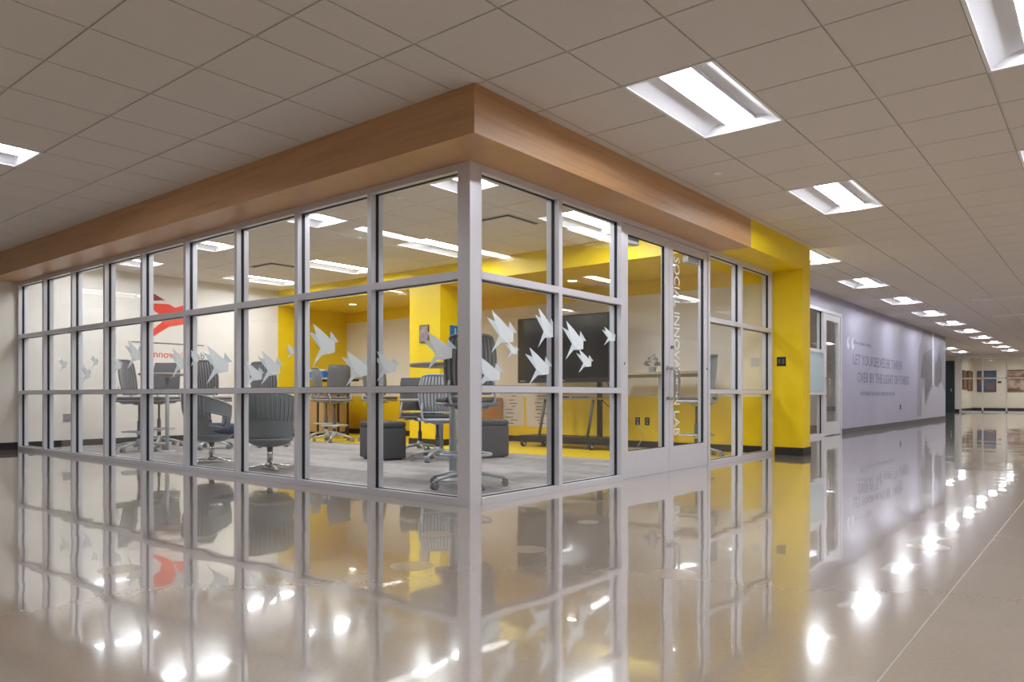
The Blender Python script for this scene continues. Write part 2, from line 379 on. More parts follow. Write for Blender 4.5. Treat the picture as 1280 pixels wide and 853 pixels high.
# lilac wall with storefront opening
XP=-.76; S0,S1,SZ=8.1,12.13,2.45
w=MB(); w.box(XP-.2,XP,y1,S0,0,2.9); w.box(XP-.2,XP,S1,24.4,0,2.9); w.box(XP-.2,XP,S0,S1,SZ,2.9); w.box(-6,XP-.2,24.2,24.4,0,2.9)
struct(w.build('wall_right',M['purple']),'lilac wall beside the corridor')
bb=MB(); bb.box(XP,XP+.012,S1,24.41,0,h); bb.box(XP-.2,XP+.012,24.4,24.412,0,h); bb.box(XP,XP+.012,y1,S0,0,h); struct(bb.build('baseboard_far',mat('grey rubber baseboard',(.10,.10,.11),.5)))
w=MB(); w.box(-5,-4.85,y1,24.2,0,2.9); w.box(-4.85,-.96,13.6,13.7,0,2.9); struct(w.build('wall_inner',M['cream']),'grey lit walls of the room behind the lilac wall')
bb=MB(); bb.box(-4.85,-4.83,y1,13.6,0,h); bb.box(-4.83,-.96,13.585,13.6,0,h); struct(bb.build('baseboard_inner',M['base']))
t_dim=1
# outer shell of the building part
w=MB(); w.box(8,8.2,-10,46,0,3); struct(w.build('wall_outer',M['cream']))
w=MB(); w.box(-14,8,-10.2,-10,0,3); struct(w.build('wall_behind',M['cream']))
w=MB(); w.box(-14.2,-14,-10,-.3,0,3); struct(w.build('wall_end',M['cream']))
w=MB(); w.box(-6.2,-6,24.2,46,0,3); struct(w.build('wall_side',M['cream']))

# ------------------------------------------------------------------ storefront glazing
FD=.125; FW=.048
def bar_x(b,x0,x1,z0,z1,y=0,top=True):   # horizontal bar in the long wall (y plane): two shells and a gasket slot
    b.box(x0,x1,y,y+.05,z0,z1,0); b.box(x0,x1,y+.074,y+FD,z0,z1,0)
def wall_window(name, axis, off, sgn, posts, zrails, z_top, panes_label, wide=()):
    """axis 'x': frame runs along x at y=off, interior toward +y. axis 'y': runs along y at x=off, interior toward -x."""
    root=bpy.data.objects.new(name,None); col.objects.link(root); struct(root,panes_label)
    def T(b,u0,u1,d0,d1,z0,z1,mi=0):
        if axis=='x': b.box(u0,u1,off+d0,off+d1,z0,z1,mi)
        else: b.box(off-d1,off-d0,u0,u1,z0,z1,mi)
    ga=MB()
    for (u0,u1) in posts:
        ends=[posts[0][0],posts[-1][1]]
        b=MB(); T(b,u0,u1,0,FD,0,z_top); b.build('mullion',M['alu'],root)
        for e,s in ((u0,-1),(u1,1)):
            if e in ends: continue
            a,c_=(e-.004,e) if s<0 else (e,e+.004)
            T(ga,a,c_,.047,.074,.05,z_top-.05)
    span=list(zip(posts[:-1],posts[1:]))
    for (p,q) in span:
        u0,u1=p[1],q[0]
        prev=None
        for (z0,z1) in zrails:
            b=MB(); T(b,u0,u1,.0,FD,z0,z1); b.build('rail',M['alu'],root)
            for e,s in ((z0,-1),(z1,1)):
                if s<0 and z0<.02: continue
                if s>0 and z1>z_top-.01: continue
                a,c_=(e-.004,e) if s<0 else (e,e+.004)
                T(ga,u0,u1,.047,.074,a,c_)
            if prev is not None:
                g=MB(); T(g,u0+.002,u1-.002,.058,.066,prev+.002,z0-.002); g.build('pane',M['glass'],root)
            prev=z1
    ga.build('gasket',M['gasket'],root)
    return root
rails=[(0,.05),(.805,.855),(1.617,1.67),(2.38,ZF)]
pl=[(-8.9,-8.852)]+[(-1.1-.977*k,-1.052-.977*k) for k in range(7,-1,-1)]+[(-.119,0)]
pl=pl[:-1]+[(-.119,0)]
W1=wall_window('window_1','x',0,1,pl,rails,ZF,'long aluminium framed glass wall of nine bays')
pr=[(0,.119),(1.0755,1.1235),(2.062,2.11)]
# the corner post is shared: door-side frame starts behind it
W2=wall_window('window_2','y',0,1,[(.119,.121)]+pr[1:],rails,ZF,'two glazed bays between corner post and double doors')
W3=wall_window('window_3','y',0,1,[(3.957,4.005),(4.905,4.953),(5.937,YW)],rails,ZF,'two glazed bays between double doors and yellow wall')
b=MB(); b.box(-FD,0,2.11,3.957,2.385,ZF); b.box(-FD,-.002,2.11,3.957,0,.007); struct(b.build('trim_4',M['alu']),'aluminium head above the double doors')
# wall above the glazing inside
w=MB(); w.box(XL,0,.125,.13,ZF,2.9); w.box(-.13,-.125,.125,YW,ZF,2.9); struct(w.build('trim_5',M['cream']))

def tube_pull(b,y,side):
    r=.0125; z0,z1=.755,1.065; o=.075
    pts=[(.0,y,z1)]+[(o-.03+.03*math.sin(a),y,z1-.03+.03*math.cos(a)) for a in [PI/2*k/4 for k in range(5)]]
    pts+=[(o-.03+.03*math.cos(a),y,z0+.03-.03*math.sin(a)) for a in [PI/2*k/4 for k in range(5)]]+[(0,y,z0)]
    b.tube(pts,r,10)
def door(name,y0,y1,hinge_low,label):
    root=bpy.data.objects.new(name,None); col.objects.link(root); struct(root,label)
    zt=2.378; z0=.010; d0,d1=-.012,-.057
    b=MB()
    st=.088
    b.box(d1,d0,y0,y0+st,z0,zt); b.box(d1,d0,y1-st,y1,z0,zt); b.box(d1,d0,y0+st,y1-st,zt-.085,zt); 
    b.build('door_frame',M['alu'],root)
    b=MB(); b.box(d1,d0,y0+st,y1-st,z0,.262); b.build('kick_panel',M['alu'],root)
    g=MB(); ya,yb,za,zb=y0+st,y1-st,.262,zt-.085
    for q in ((ya,ya+.007,za,zb),(yb-.007,yb,za,zb),(ya,yb,za,za+.005),(ya,yb,zb-.006,zb)): g.box(-.045,-.022,*q)
    g.build('gasket',M['gasket'],root)
    g=MB(); g.box(-.037,-.031,ya+.003,yb-.003,za+.003,zb-.003); g.build('pane',M['glass'],root)
    ph=(y1-.045) if hinge_low else (y0+.045)
    b=MB(); tube_pull(b,ph,1)
    for z in (.755,1.065): b.cyl((-.012,ph,z),(-.004,ph,z),.02)
    b.build('pull_handle',M['steel'],root)
    b=MB(); yh=(y0+.1,y0+.38) if hinge_low else (y1-.38,y1-.1)
    b.box(-.125,-.06,yh[0],yh[1],2.235,2.295); b.cyl((-.09,(yh[0]+yh[1])/2,2.295),(-.09,(yh[0]+yh[1])/2,2.33),.012)
    b.tube([(-.09,(yh[0]+yh[1])/2,2.325),(-.14,yh[1] if hinge_low else yh[0],2.33),(-.11,yh[0] if not hinge_low else yh[1],2.34)],.01)
    b.build('closer',M['silver'],root)
    b=MB(); yy=y0+.02 if hinge_low else y1-.02
    b.cyl((-.012,yy,1.08),(-.006,yy,1.08),.012,n=12); 
    if not hinge_low: b.cyl((-.014,y0+.045,1.28),(.012,y0+.045,1.28),.016,n=14)
    b.build('lock_cylinder',M['alu_dark'],root)
    return root
door('door_1',2.114,3.03,True,'glass door leaf nearer the corner post')
door('door_2',3.037,3.953,False,'glass door leaf with vertical white lettering')

# storefront in the lilac wall
W4=wall_window('window_4','y',XP,1,[(S0,S0+.06),(9.0,9.06),(9.93,9.99),(10.88,10.96)],[(0,.06),(.80,.855),(1.60,1.66),(SZ-.06,SZ)],SZ,'glazed bays in the lilac wall')
root=bpy.data.objects.new('door_3',None); col.objects.link(root); struct(root,'narrow glass door in the lilac wall')
b=MB(); y0,y1=10.97,12.03; b.box(XP-.06,XP-.01,y0,y0+.13,.015,2.38); b.box(XP-.06,XP-.01,y1-.13,y1,.015,2.38); b.box(XP-.06,XP-.01,y0+.13,y1-.13,2.25,2.38); b.box(XP-.06,XP-.01,y0+.13,y1-.13,.015,.27); b.build('door_frame',M['alu'],root)
b=MB(); b.box(XP-.125,XP,12.04,S1,0,SZ); b.box(XP-.125,XP,10.96,12.04,2.385,SZ); b.build('jamb',M['alu'],root)
g=MB(); g.box(XP-.04,XP-.032,y0+.132,y1-.132,.272,2.248); g.build('pane',M['glass'],root)
b=MB(); b.tube([(XP-.01,y0+.07,1.12),(XP+.06,y0+.07,1.1),(XP+.06,y0+.07,.8),(XP-.01,y0+.07,.78)],.014); b.build('pull_handle',M['steel'],root)
b=MB(); b.box(XP-.012,XP-.004,9.06,9.93,.86,1.6); b.box(XP-.012,XP-.004,9.99,10.88,.86,1.6)
tag(b.build('privacy_film',M['frost']),'pale frosted film across the middle panes of the glazing in the lilac wall','window film')

# ------------------------------------------------------------------ lettering
def text(name,s,mt,size,loc,rot,sx=1.,ext=.0015,align='LEFT',parent=None,space=1.):
    cu=bpy.data.curves.new(name,'FONT'); cu.body=s; cu.size=size; cu.extrude=ext; cu.align_x=align; cu.space_character=space; cu.resolution_u=3
    o=bpy.data.objects.new(name,cu); col.objects.link(o)
    me=bpy.data.meshes.new_from_object(o.evaluated_get(bpy.context.evaluated_depsgraph_get())); bpy.data.objects.remove(o)
    me.materials.clear(); me.materials.append(mt); o=bpy.data.objects.new(name,me); col.objects.link(o)
    o.matrix_world=Matrix.Translation(Vector(loc))@rot.to_4x4()@Matrix.Diagonal((sx,1,1,1))
    if parent: o.parent=parent
    return o
def basis(x,y): # columns: text right, text up
    x=Vector(x);y=Vector(y);z=x.cross(y); return Matrix((x,y,z)).transposed()
RIGHTW=basis((0,1,0),(0,0,1))    # reads along +y, seen from +x
# door lettering: reads downward, tops to the viewer's right
def widthof(o): xs=[v.co.x for v in o.data.vertices]; return max(xs)-min(xs)
def fit(o,w):
    k=w/widthof(o); o.matrix_world=o.matrix_world@Matrix.Diagonal((k,1,1,1)); return o
o=text('door_lettering','SOCIAL INNOVATION LAB',M['vwhite'],.18,(-.0290,3.178,2.235),basis((0,0,-1),(0,1,0)),ext=.0006)
fit(o,1.86); tag(o,'white vertical lettering reading downward on the door leaf farther from the corner','lettering')

# lilac wall quote
tx=XP+.002
t=[('“',.62,12.40,1.28,M['pwhite'],.70,'large white opening quotation mark on the lilac wall'),
('Dear young people,',.115,12.98,1.90,M['ptext_f'],1.5,'small faint first line of the quotation on the lilac wall'),
('LET YOURSELVES BE TAKEN',.33,12.95,1.455,M['ptext'],4.75,'tall dark lettering line starting LET on the lilac wall'),
('OVER BY THE LIGHT OF CHRIST',.33,13.3,1.075,M['ptext'],5.35,'tall dark lettering line starting OVER on the lilac wall'),
('AND SPREAD THAT LIGHT WHEREVER YOU ARE',.135,13.55,.79,M['ptext_f'],3.35,'small last line of the quotation on the lilac wall')]
for s,sz,y,z,mt,wd,lb in t:
    o=text('wall_lettering',s,mt,sz,(tx,y,z),RIGHTW,ext=.001)
    if s!='“': fit(o,wd)
    else: fit(o,.56); o.matrix_world=o.matrix_world@Matrix.Diagonal((1,1.75,1,1))
    tag(o,lb,'lettering','quotation lettering on the lilac wall')
# mural figure at the far end of the lilac wall (layered print, thin vinyl)
def poly(name,pts,mt,x,parent=None,th=.001):
    n=len(pts); b=MB(); vs=[(x,y,z) for y,z in pts]+[(x-th,y,z) for y,z in pts]
    b.add(vs,[tuple(range(n)),tuple(reversed(range(n,2*n)))]+[(i,(i+1)%n,n+(i+1)%n,n+i) for i in range(n)]); return b.build(name,mt,parent)
mu=empty('wall_mural',(0,0,0),'grey photographic mural of a robed figure at the far end of the lilac wall','mural')
poly('background_print',[(19.7,.2),(24.38,.2),(24.38,2.72),(20.6,2.72),(19.9,2.0)],M['mur_m'],XP+.0015,mu)
poly('dark_print',[(20.6,2.0),(22.0,2.25),(22.0,1.15),(21.3,.85),(20.9,.55),(20.9,1.3),(20.2,1.3),(20.3,1.6)],M['mur_d'],XP+.003,mu)
poly('robe_print',[(20.3,.12),(24.36,.12),(24.36,.9),(23.6,1.25),(22.9,1.05),(22.2,1.1),(21.5,.8),(20.9,.45),(20.6,1.1),(20.4,.9)],M['mur_l'],XP+.0045,mu)
poly('light_strip_print',[(22.02,1.1),(22.28,1.1),(22.28,2.72),(22.02,2.72)],M['pwhite'],XP+.0045,mu)
poly('hand_print',[(22.5,1.15),(22.9,1.0),(23.2,1.25),(23.5,1.1),(23.7,1.7),(23.3,2.15),(22.9,1.9),(22.5,1.8)],M['mur_d'],XP+.0038,mu)
b=MB(); b.box(XP,XP+.008,17.5,17.62,.42,.55); tag(b.build('wall_outlet',M['black']),'small black outlet low on the lilac wall','outlet')

# red origami bird and words on the cream end wall (seen from +x, viewer's right is +y)
bird=empty('wall_bird_decal',(0,0,0),'large red origami bird decal on the cream end wall','wall decal')
X1=XL+.002
poly('upper_wing',[(1.855, 2.41), (1.974, 2.369), (2.167, 2.395), (1.947, 2.499), (1.829, 2.566)],M['red_dk'],X1,bird)
poly('wing',[(1.947, 2.233), (2.08, 2.138), (2.148, 2.09), (2.479, 2.103), (2.607, 2.155), (2.622, 2.323), (2.479, 2.337), (2.34, 2.283), (2.229, 2.334), (1.836, 2.315)],M['red'],X1+.0012,bird)
poly('body',[(2.121, 2.02), (2.229, 1.951), (2.479, 2.007), (2.622, 2.073), (2.607, 2.197), (2.08, 2.125)],M['red_lt'],X1+.0024,bird)
poly('tail',[(1.947, 1.874), (1.895, 1.804), (1.842, 1.681), (1.947, 1.757), (2.229, 1.951), (2.161, 2.064)],M['red'],X1+.0018,bird)
poly('head',[(2.607, 2.1), (2.665, 2.16), (2.579, 2.402), (2.55, 2.316)],M['red_dk'],X1+.003,bird)
b=MB(); b.box(XL+.001,XL+.003,1.6,2.85,1.655,1.675); tag(b.build('wall_rule',M['vgrey']),'thin grey rule between red bird and words on the cream end wall','wall decal')
o1=text('wall_lettering','social ',M['vgrey'],.17,(XL+.002,1.59,1.425),RIGHTW,ext=.001); fit(o1,.28)
tag(o1,'grey word social on the cream end wall','lettering','words under the red bird')
o2=text('wall_lettering','innovation',M['red'],.17,(XL+.002,1.93,1.425),RIGHTW,ext=.001); fit(o2,.70)
tag(o2,'orange-red word innovation on the cream end wall','lettering','words under the red bird')
o3=text('wall_lettering','lab',M['vgrey'],.17,(XL+.002,2.67,1.425),RIGHTW,ext=.001); fit(o3,.18)
tag(o3,'grey word lab on the cream end wall','lettering','words under the red bird')

# ------------------------------------------------------------------ frosted birds on the glass
facets=[([(.16,.99),(.47,.80),(.72,.62),(.45,.40),(.27,.74)],0),([(0,.82),(.27,.74),(.45,.40),(.40,.42)],1),([(.72,.62),(.88,.53),(.87,.31),(.65,.28),(.45,.40)],0),
([(.40,.42),(.45,.40),(.65,.28),(.46,.27),(.14,.01)],2),([(.72,.62),(.75,.78),(1,.53),(.88,.53)],1)]
def clip(poly_,lo,hi):
    for sgn,lim in ((1,lo),(-1,-hi)):
        out=[]
        for i in range(len(poly_)):
            a,b_=poly_[i],poly_[(i+1)%len(poly_)]
            fa,fb_=sgn*a[0]-lim,sgn*b_[0]-lim
            if fa>=0: out.append(a)
            if fa*fb_<0:
                t_=fa/(fa-fb_); out.append((a[0]+(b_[0]-a[0])*t_,a[1]+(b_[1]-a[1])*t_))
        poly_=out
        if len(poly_)<3: return []
    return poly_
def glassbird(wall,u0,u1,z0,z1,lo,hi,label):
    b=MB()
    for pts,mi in facets:
        q=clip([(u0+(u1-u0)*x,z0+(z1-z0)*y) for x,y in pts],lo,hi)
        if len(q)<3: continue
        n=len(q)
        if wall=='L': f=[(x,.0560,z) for x,z in q]; bk=[(x,.0566,z) for x,z in q]
        else: f=[(-.0560,x,z) for x,z in q]; bk=[(-.0566,x,z) for x,z in q]
        b.add(f+bk,[tuple(range(n)),tuple(reversed(range(n,2*n)))]+[(i,(i+1)%n,n+(i+1)%n,n+i) for i in range(n)],mi)
    o=b.build('bird_decal',[M['film1'],M['film2'],M['film3']])
    tag(o,label,'window decal','frosted birds on the glass walls')
FX,FY=922.2,495.1
CAM=Vector((3.475387844567986,-3.8294409345207274,.781)); A=.6801
Fv=Vector((-math.sin(A),math.cos(A),0)); Rv=Vector((math.cos(A),math.sin(A),0))
def onglass(wall,px,py):
    d=Fv+Rv*((px-640)/FX)+Vector((0,0,(FY-py)/FX))
    t_=(.058-CAM.y)/d.y if wall=='L' else (-.058-CAM.x)/d.x
    p=CAM+d*t_; return (p.x if wall=='L' else p.y), p.z
birds=[('R',608,389,646,443,.121,1.0755,'largest frosted bird high on the pane right of the corner post'),
('R',631.5,427,648.5,449,.121,1.0755,'small frosted bird just under the largest one right of the corner post'),
('R',668.5,386,695,436,.121,1.0745,'frosted bird cut by the mullion, high on the first door-side pane'),
('R',656,435,690,482,.121,1.0745,'frosted bird low on the first door-side pane near the mullion'),
('R',588,443,629.5,489,.121,1.0755,'frosted bird low against the corner post on the door side'),
('R',702.5,402,732.5,451,1.125,2.06,'larger frosted bird on the second door-side pane'),
('R',720,437,741.5,467,1.125,2.06,'lower smaller frosted bird on the second door-side pane'),
('R',752,409,771,433,1.125,2.052,'smallest frosted bird near the door jamb on the second door-side pane'),
('L',527.5,413,571,464,-1.05,-.121,'large frosted bird in front of the yellow column left of the corner post'),
('L',466,438,500,478,-1.048,-.121,'faint frosted bird at the mullion side of the pane next to the corner post'),
('L',385.5,403,423.5,459,-2.025,-1.1,'large frosted bird above the blue tray, second bay from the corner post'),
('L',427,437,466,484,-2.025,-1.102,'frosted bird near the mullion in the second bay from the corner post'),
('L',357,430,371,449,-3.0,-2.079,'tiny frosted bird over the yellow wall edge, third bay from the corner post'),
('L',322,437,354,482,-3.0,-2.079,'frosted bird over the ribbed chair back, third bay from the corner post'),
('L',304,452,331,485,-3.004,-2.079,'lower frosted bird beside another, third bay from the corner post'),
('L',253,430,291,481,-3.98,-3.056,'large frosted bird in the fourth bay from the corner post'),
('L',236,436,250,460,-3.982,-3.056,'thin frosted sliver of bird beside the mullion, fourth bay from the corner post'),
('L',212,434,236,473,-4.96,-4.033,'frosted bird above the round table, fifth bay from the corner post'),
('L',156,424,180,462,-5.93,-5.01,'frosted bird over the grey word, sixth bay from the corner post'),
('L',141,446,153,468,-5.93,-5.01,'small frosted bird at the mullion, sixth bay from the corner post'),
('L',113,443,124,462,-6.91,-5.99,'upper faint bird in the seventh bay from the corner post'),
('L',101,455,115,480,-6.91,-5.99,'lower faint bird in the seventh bay from the corner post'),
('L',73,446,85,466,-7.89,-6.97,'faint bird in the eighth bay from the corner post')]
for wl,xa,ya,xb,yb,lo,hi,lb in birds:
    u0,_=onglass(wl,xa,(ya+yb)/2); u1,_=onglass(wl,xb,(ya+yb)/2); xm=(xa+xb)/2
    glassbird(wl,u0,u1,onglass(wl,xm,yb)[1],onglass(wl,xm,ya)[1],lo,hi,lb)

# ------------------------------------------------------------------ chairs
def star_base(t,r,mt,z=.10,rot=0,arm_r=.022):
    b=MB(); b.lathe([(.035,z-.03),(.045,z-.01),(.04,z+.05),(.028,z+.07)],n=16)
    for k in range(5):
        a=rot+2*PI*k/5; c,s=math.cos(a),math.sin(a)
        b.tube([(.03*c,.03*s,z+.02),(r*.55*c,r*.55*s,z+.005),(r*c,r*s,z-.03)],[arm_r*1.15,arm_r,arm_r*.75],8,0,squash=.8)
        b.cyl((r*c,r*s,z-.03),(r*c,r*s,z-.055),.009)
    b.build('star_base',mt,t)
    for k in range(5):
        a=rot+2*PI*k/5; c,s=math.cos(a),math.sin(a); q=MB(); R=.028; px,py=r*c,r*s
        tx_,ty=-s,c
        for o_ in (-.016,.016):
            q.cyl((px+(o_-.011)*tx_,py+(o_-.011)*ty,R),(px+(o_+.011)*tx_,py+(o_+.011)*ty,R),R,n=14)
        q.tube([(px-.02*c,py-.02*s,R+.028),(px,py,R+.034),(px+.024*c,py+.024*s,R+.02)],.012,6)
        q.build('caster',M['grey'],t)
def ribbed_back(t,z0,h,hw,mats,yb=-.19,lean=.07,wrap=.07,nr=11,taper=.9):
    def S(u,v,off=0.):
        w_=hw*(.80+.22*math.sin(PI*min(1.,.08+.84*v)))*(1-.04*(max(0,v-.8)/.2)**2)
        return (u*w_, yb-lean*v*v-.02*math.sin(PI*v)+wrap*u*u+off, z0+h*v-.018*abs(u)**5*v**3)
    b=MB(); n,mv=12,8
    for off in (-.004,.004):
        vs=[S(-1+2*i/n,j/mv,off) for j in range(mv+1) for i in range(n+1)]
        b.add(vs,[(j*(n+1)+i,j*(n+1)+i+1,(j+1)*(n+1)+i+1,(j+1)*(n+1)+i) for j in range(mv) for i in range(n)],0,True)
    bk=b.build('backrest',mats[0],t)
    b=MB(); rim=[S(-1+2*i/n,0) for i in range(n+1)]+[S(1,j/mv) for j in range(1,mv)]+[S(1-2*i/n,1) for i in range(n+1)]+[S(-1,1-j/mv) for j in range(1,mv)]
    b.tube(rim,.010,8,0,closed=True); b.build('back_frame',mats[1],bk)
    b=MB()
    for k in range(nr):
        u=-.86+1.72*k/(nr-1)
        b.tube([S(u,.05+.9*j/7,0) for j in range(8)],[.007,.0125,.0135,.0135,.0135,.0135,.0125,.007],6)
    b.build('back_ribs',mats[2],bk)
    return bk
def drafting_chair(label,loc,rz,mats=None,seat_z=.76,top=1.29,ring=True,group='tall chairs with foot rings',r=.333,rot=0,seatm=None,basem=None,back='rib',name='drafting_chair',hw=.225):
    mats=mats or (M['grey_dk'],M['grey'],M['grey']); t=empty(name,loc,label,'chair',group,rz)
    b=MB(); b.rbox(-.225,.225,-.21,.23,seat_z-.045,seat_z,.03); b.build('seat',seatm or M['fabric2'],t)
    b=MB(); b.rbox(-.235,.235,-.22,.21,seat_z-.075,seat_z-.04,.03); b.lathe([(.03,seat_z-.12),(.07,seat_z-.11),(.12,seat_z-.075)],n=16); b.build('seat_shell',mats[1],t)
    z0=seat_z+.03; hb=top-z0
    if back=='rib': ribbed_back(t,z0,hb,hw,mats)
    else:
        b=MB(); n,mv=12,8
        for off in (-.02,.02):
            vs=[]
            for j in range(mv+1):
                for i in range(n+1):
                    u=-1+2*i/n; v=j/mv; e=(1-abs(u)**6)*(1-abs(2*v-1)**6)
                    vs.append((u*hw*(1-.12*v**6),-.2-.05*v+.06*u*u+off*max(e,.15)*1.0,z0+hb*v))
            b.add(vs,[(j*(n+1)+i,j*(n+1)+i+1,(j+1)*(n+1)+i+1,(j+1)*(n+1)+i) for j in range(mv) for i in range(n)],0,True)
        b.build('backrest',M['fabric2'],t)
    b=MB()
    for s in (-1,1): b.tube([(s*.09,.0,seat_z-.085),(s*.15,-.16,seat_z-.09),(s*.19,-.235,seat_z-.03),(s*.20,-.20,seat_z+.06),(s*.19,-.19,seat_z+.14)],[.014,.014,.013,.012,.009],8)
    b.build('back_support',basem or M['grey_lt'],t)
    b=MB(); b.cyl((0,0,.14),(0,0,.42 if ring else .3),.027,n=14); b.cyl((0,0,.3),(0,0,seat_z-.1),.015,n=12); b.cyl((.02,0,seat_z-.1),(.17,0,seat_z-.1),.006); b.build('gas_column',M['grey_dk'],t)
    if ring:
        b=MB(); zr=.275; b.tube([(.215*math.cos(a),.215*math.sin(a),zr) for a in [2*PI*k/28 for k in range(28)]],.0115,8,0,closed=True)
        for k in range(4):
            a=PI/4+PI/2*k; b.tube([(.028*math.cos(a),.028*math.sin(a),zr-.02),(.21*math.cos(a),.21*math.sin(a),zr)],.007,6)
        b.lathe([(.034,zr-.05),(.036,zr-.04),(.036,zr),(.034,zr+.01)],n=14)
        b.build('foot_ring',basem or M['silver'],t)
    star_base(t,r,basem or M['silver'],rot=rot)
    return t
def face(dx,dy): return math.atan2(-dx,dy)   # local +y turned to (dx,dy)
near=drafting_chair('tall ribbed grey chair with foot ring just behind the corner post',(-.785,.816,.008),face(-.83,.56),rot=1.07,top=1.28,hw=.215)
c2=dup(near,(-7.10,.93,.008),face(.777,.629),'tall grey chair seen from its side, left of the round table by the far wall')
drafting_chair('tall grey padded chair behind the round table, in front of the red bird wall',(-7.82,1.55,.008),face(.45,-.89),back='pad',rot=.9,hw=.24)
c4=dup(near,(-6.72,1.77,.008),face(-.5,.86),'tall ribbed chair standing behind the tub chair seen from its side')
c5=dup(near,(-6.50,2.60,.008),face(-.45,.9),'tall ribbed chair standing behind the tub chair seen from the rear')
c6=drafting_chair('tall chair with grey sheet back beside the blue tray',(-6.70,3.98,.008),face(-.97,.2),back='pad',rot=.3,hw=.21)
c7=dup(near,(-6.10,4.45,.008),face(-.3,.9),'tall chair at the mullion between alcove table and charcoal cube seat')
c7b=dup(near,(-7.55,4.45,.008),face(.3,.9),'tall dark chair tucked under the blue tray end of the alcove table')
c8=drafting_chair('tall chair seen side on behind the glass door with white lettering',(-.62,4.98,.008),face(-.95,-.2),rot=.75,mats=(M['grey_dk'],M['grey_lt'],M['grey_lt']))
E_=drafting_chair('low chair with pale silver ribbed back and frame near the corner post',(-2.745,2.45,.008),face(-.75,.66),mats=(M['grey'],M['grey_lt'],M['grey_lt']),seat_z=.55,top=1.02,ring=False,group='low desk chairs',r=.31,rot=.5,seatm=M['fabric'],name='desk_chair')
drafting_chair('low chair with padded grey back, left of the silver ribbed one',(-3.70,3.08,.008),face(-.5,.86),seat_z=.55,top=1.01,ring=False,group='low desk chairs',r=.30,rot=.2,back='pad',name='desk_chair')

# low swivel tub chairs
def tub_chair(label,loc,rz):
    t=empty('tub_chair',loc,label,'chair','low swivel tub chairs',rz)
    TH=math.radians(128)
    def top(a): return .815-.16*(abs(a)/TH)**2.2
    def S(a,v,off=0.):
        zb=.27; z=zb+(top(a)-zb)*v
        r=.17+.13*min(1,v*1.6)**.5+.035*v
        r+=off
        return (r*math.sin(a)*1.02,-r*math.cos(a)*.97-.0,z)
    n,mv=44,12; b=MB(); 
    def hole(i,j):
        a=abs(-TH+2*TH*(i+.5)/n); v=(j+.5)/mv
        return math.radians(80)<a<math.radians(119) and 4/12<v<8/12
    for off in (0,-.018):
        vs=[S(-TH+2*TH*i/n,j/mv,off) for j in range(mv+1) for i in range(n+1)]
        b.add(vs,[(j*(n+1)+i,j*(n+1)+i+1,(j+1)*(n+1)+i+1,(j+1)*(n+1)+i) for j in range(mv) for i in range(n) if not hole(i,j)],0,True)
    sh=b.build('shell',M['bluegrey'],t)
    b=MB(); ed=[S(-TH+2*TH*i/n,1,-.009) for i in range(n+1)]; b.tube([S(-TH,j/6,-.009) for j in range(6)]+ed+[S(TH,1-j/6,-.009) for j in range(1,7)],.014,8); b.build('rim',M['grey'],sh)
    b=MB()
    for sgn in (-1,1):
        a0,a1=math.radians(80),math.radians(119); va,vb=4/mv,8/mv
        loop=[S(sgn*(a0+(a1-a0)*k/5),va,-.009) for k in range(6)]+[S(sgn*a1,va+(vb-va)*k/4,-.009) for k in range(1,4)]+[S(sgn*(a1-(a1-a0)*k/5),vb,-.009) for k in range(6)]+[S(sgn*a0,vb-(vb-va)*k/4,-.009) for k in range(1,4)]
        b.tube(loop,.013,8,0,closed=True)
    b.build('arm_opening_trim',M['grey'],sh)
    b=MB()
    for k in range(19):
        a=math.radians(-72+144*k/18); b.tube([S(a,.47+.5*j/6,.003) for j in range(7)],[.004,.007,.008,.008,.008,.007,.004],6)
    b.build('back_ribs',M['grey'],sh)
    b=MB(); b.lathe([(.06,.235),(.15,.25),(.20,.275),(.235,.31),(.24,.33)],(0,.0,0),n=28); b.build('seat_pan',M['bluegrey'],t)
    b=MB(); b.lathe([(.10,.33),(.235,.335),(.262,.37),(.262,.41),(.235,.445),(.10,.455)],(0,.03,0),n=28); b.build('seat',M['navy'],t)
    b=MB(); b.cyl((0,0,.05),(0,0,.24),.03,n=16); b.build('gas_column',M['chrome'],t)
    b=MB()
    for k in range(4):
        a=PI/4+PI/2*k; c,s=math.cos(a),math.sin(a); b.tube([(.02*c,.02*s,.055),(.14*c,.14*s,.035),(.31*c,.31*s,.014)],[.026,.02,.014],8,0,squash=.55)
    b.lathe([(.03,.02),(.045,.04),(.035,.07)],n=16)
    b.build('star_base',M['chrome'],t)
    return t
tb=tub_chair('low grey tub chair with blue seat seen from its side behind the glass',(-4.66,.66,.008),face(.5,1.))
dup(tb,(-3.41,.62,.008),face(-.45,.9),'low grey ribbed tub chair seen from the rear behind the glass')

# ------------------------------------------------------------------ tables
def round_table(label,loc,r,h,cr,br,name='round_table',edge=None,group='round tables'):
    t=empty(name,loc,label,'table',group)
    b=MB(); b.lathe([(r-.006,h-.03),(r,h-.025),(r,h-.004),(r-.004,h)],n=40); b.build('tabletop',edge or M['tabletop'],t)
    b=MB(); b.cyl((0,0,.012),(0,0,h-.04),cr,n=18); b.lathe([(cr,h-.06),(.12,h-.04),(.14,h-.03)],n=20); b.build('column',M['silver'],t)
    b=MB(); b.lathe([(br,0),(br,.008),(br-.02,.014),(cr+.01,.02)],n=36); b.build('base_plate',M['silver'],t)
    return t
round_table('tall round table with wide grey column beside the tall chair at the corner post',(-1.235,1.13,.008),.40,1.07,.037,.2,'bar_table')
round_table('tall round table with slim pole below the red bird',(-6.68,1.12,.008),.36,1.085,.025,.12,'bar_table')
round_table('low round table in front of the yellow column',(-3.08,2.82,.008),.50,.735,.05,.2,'round_table')
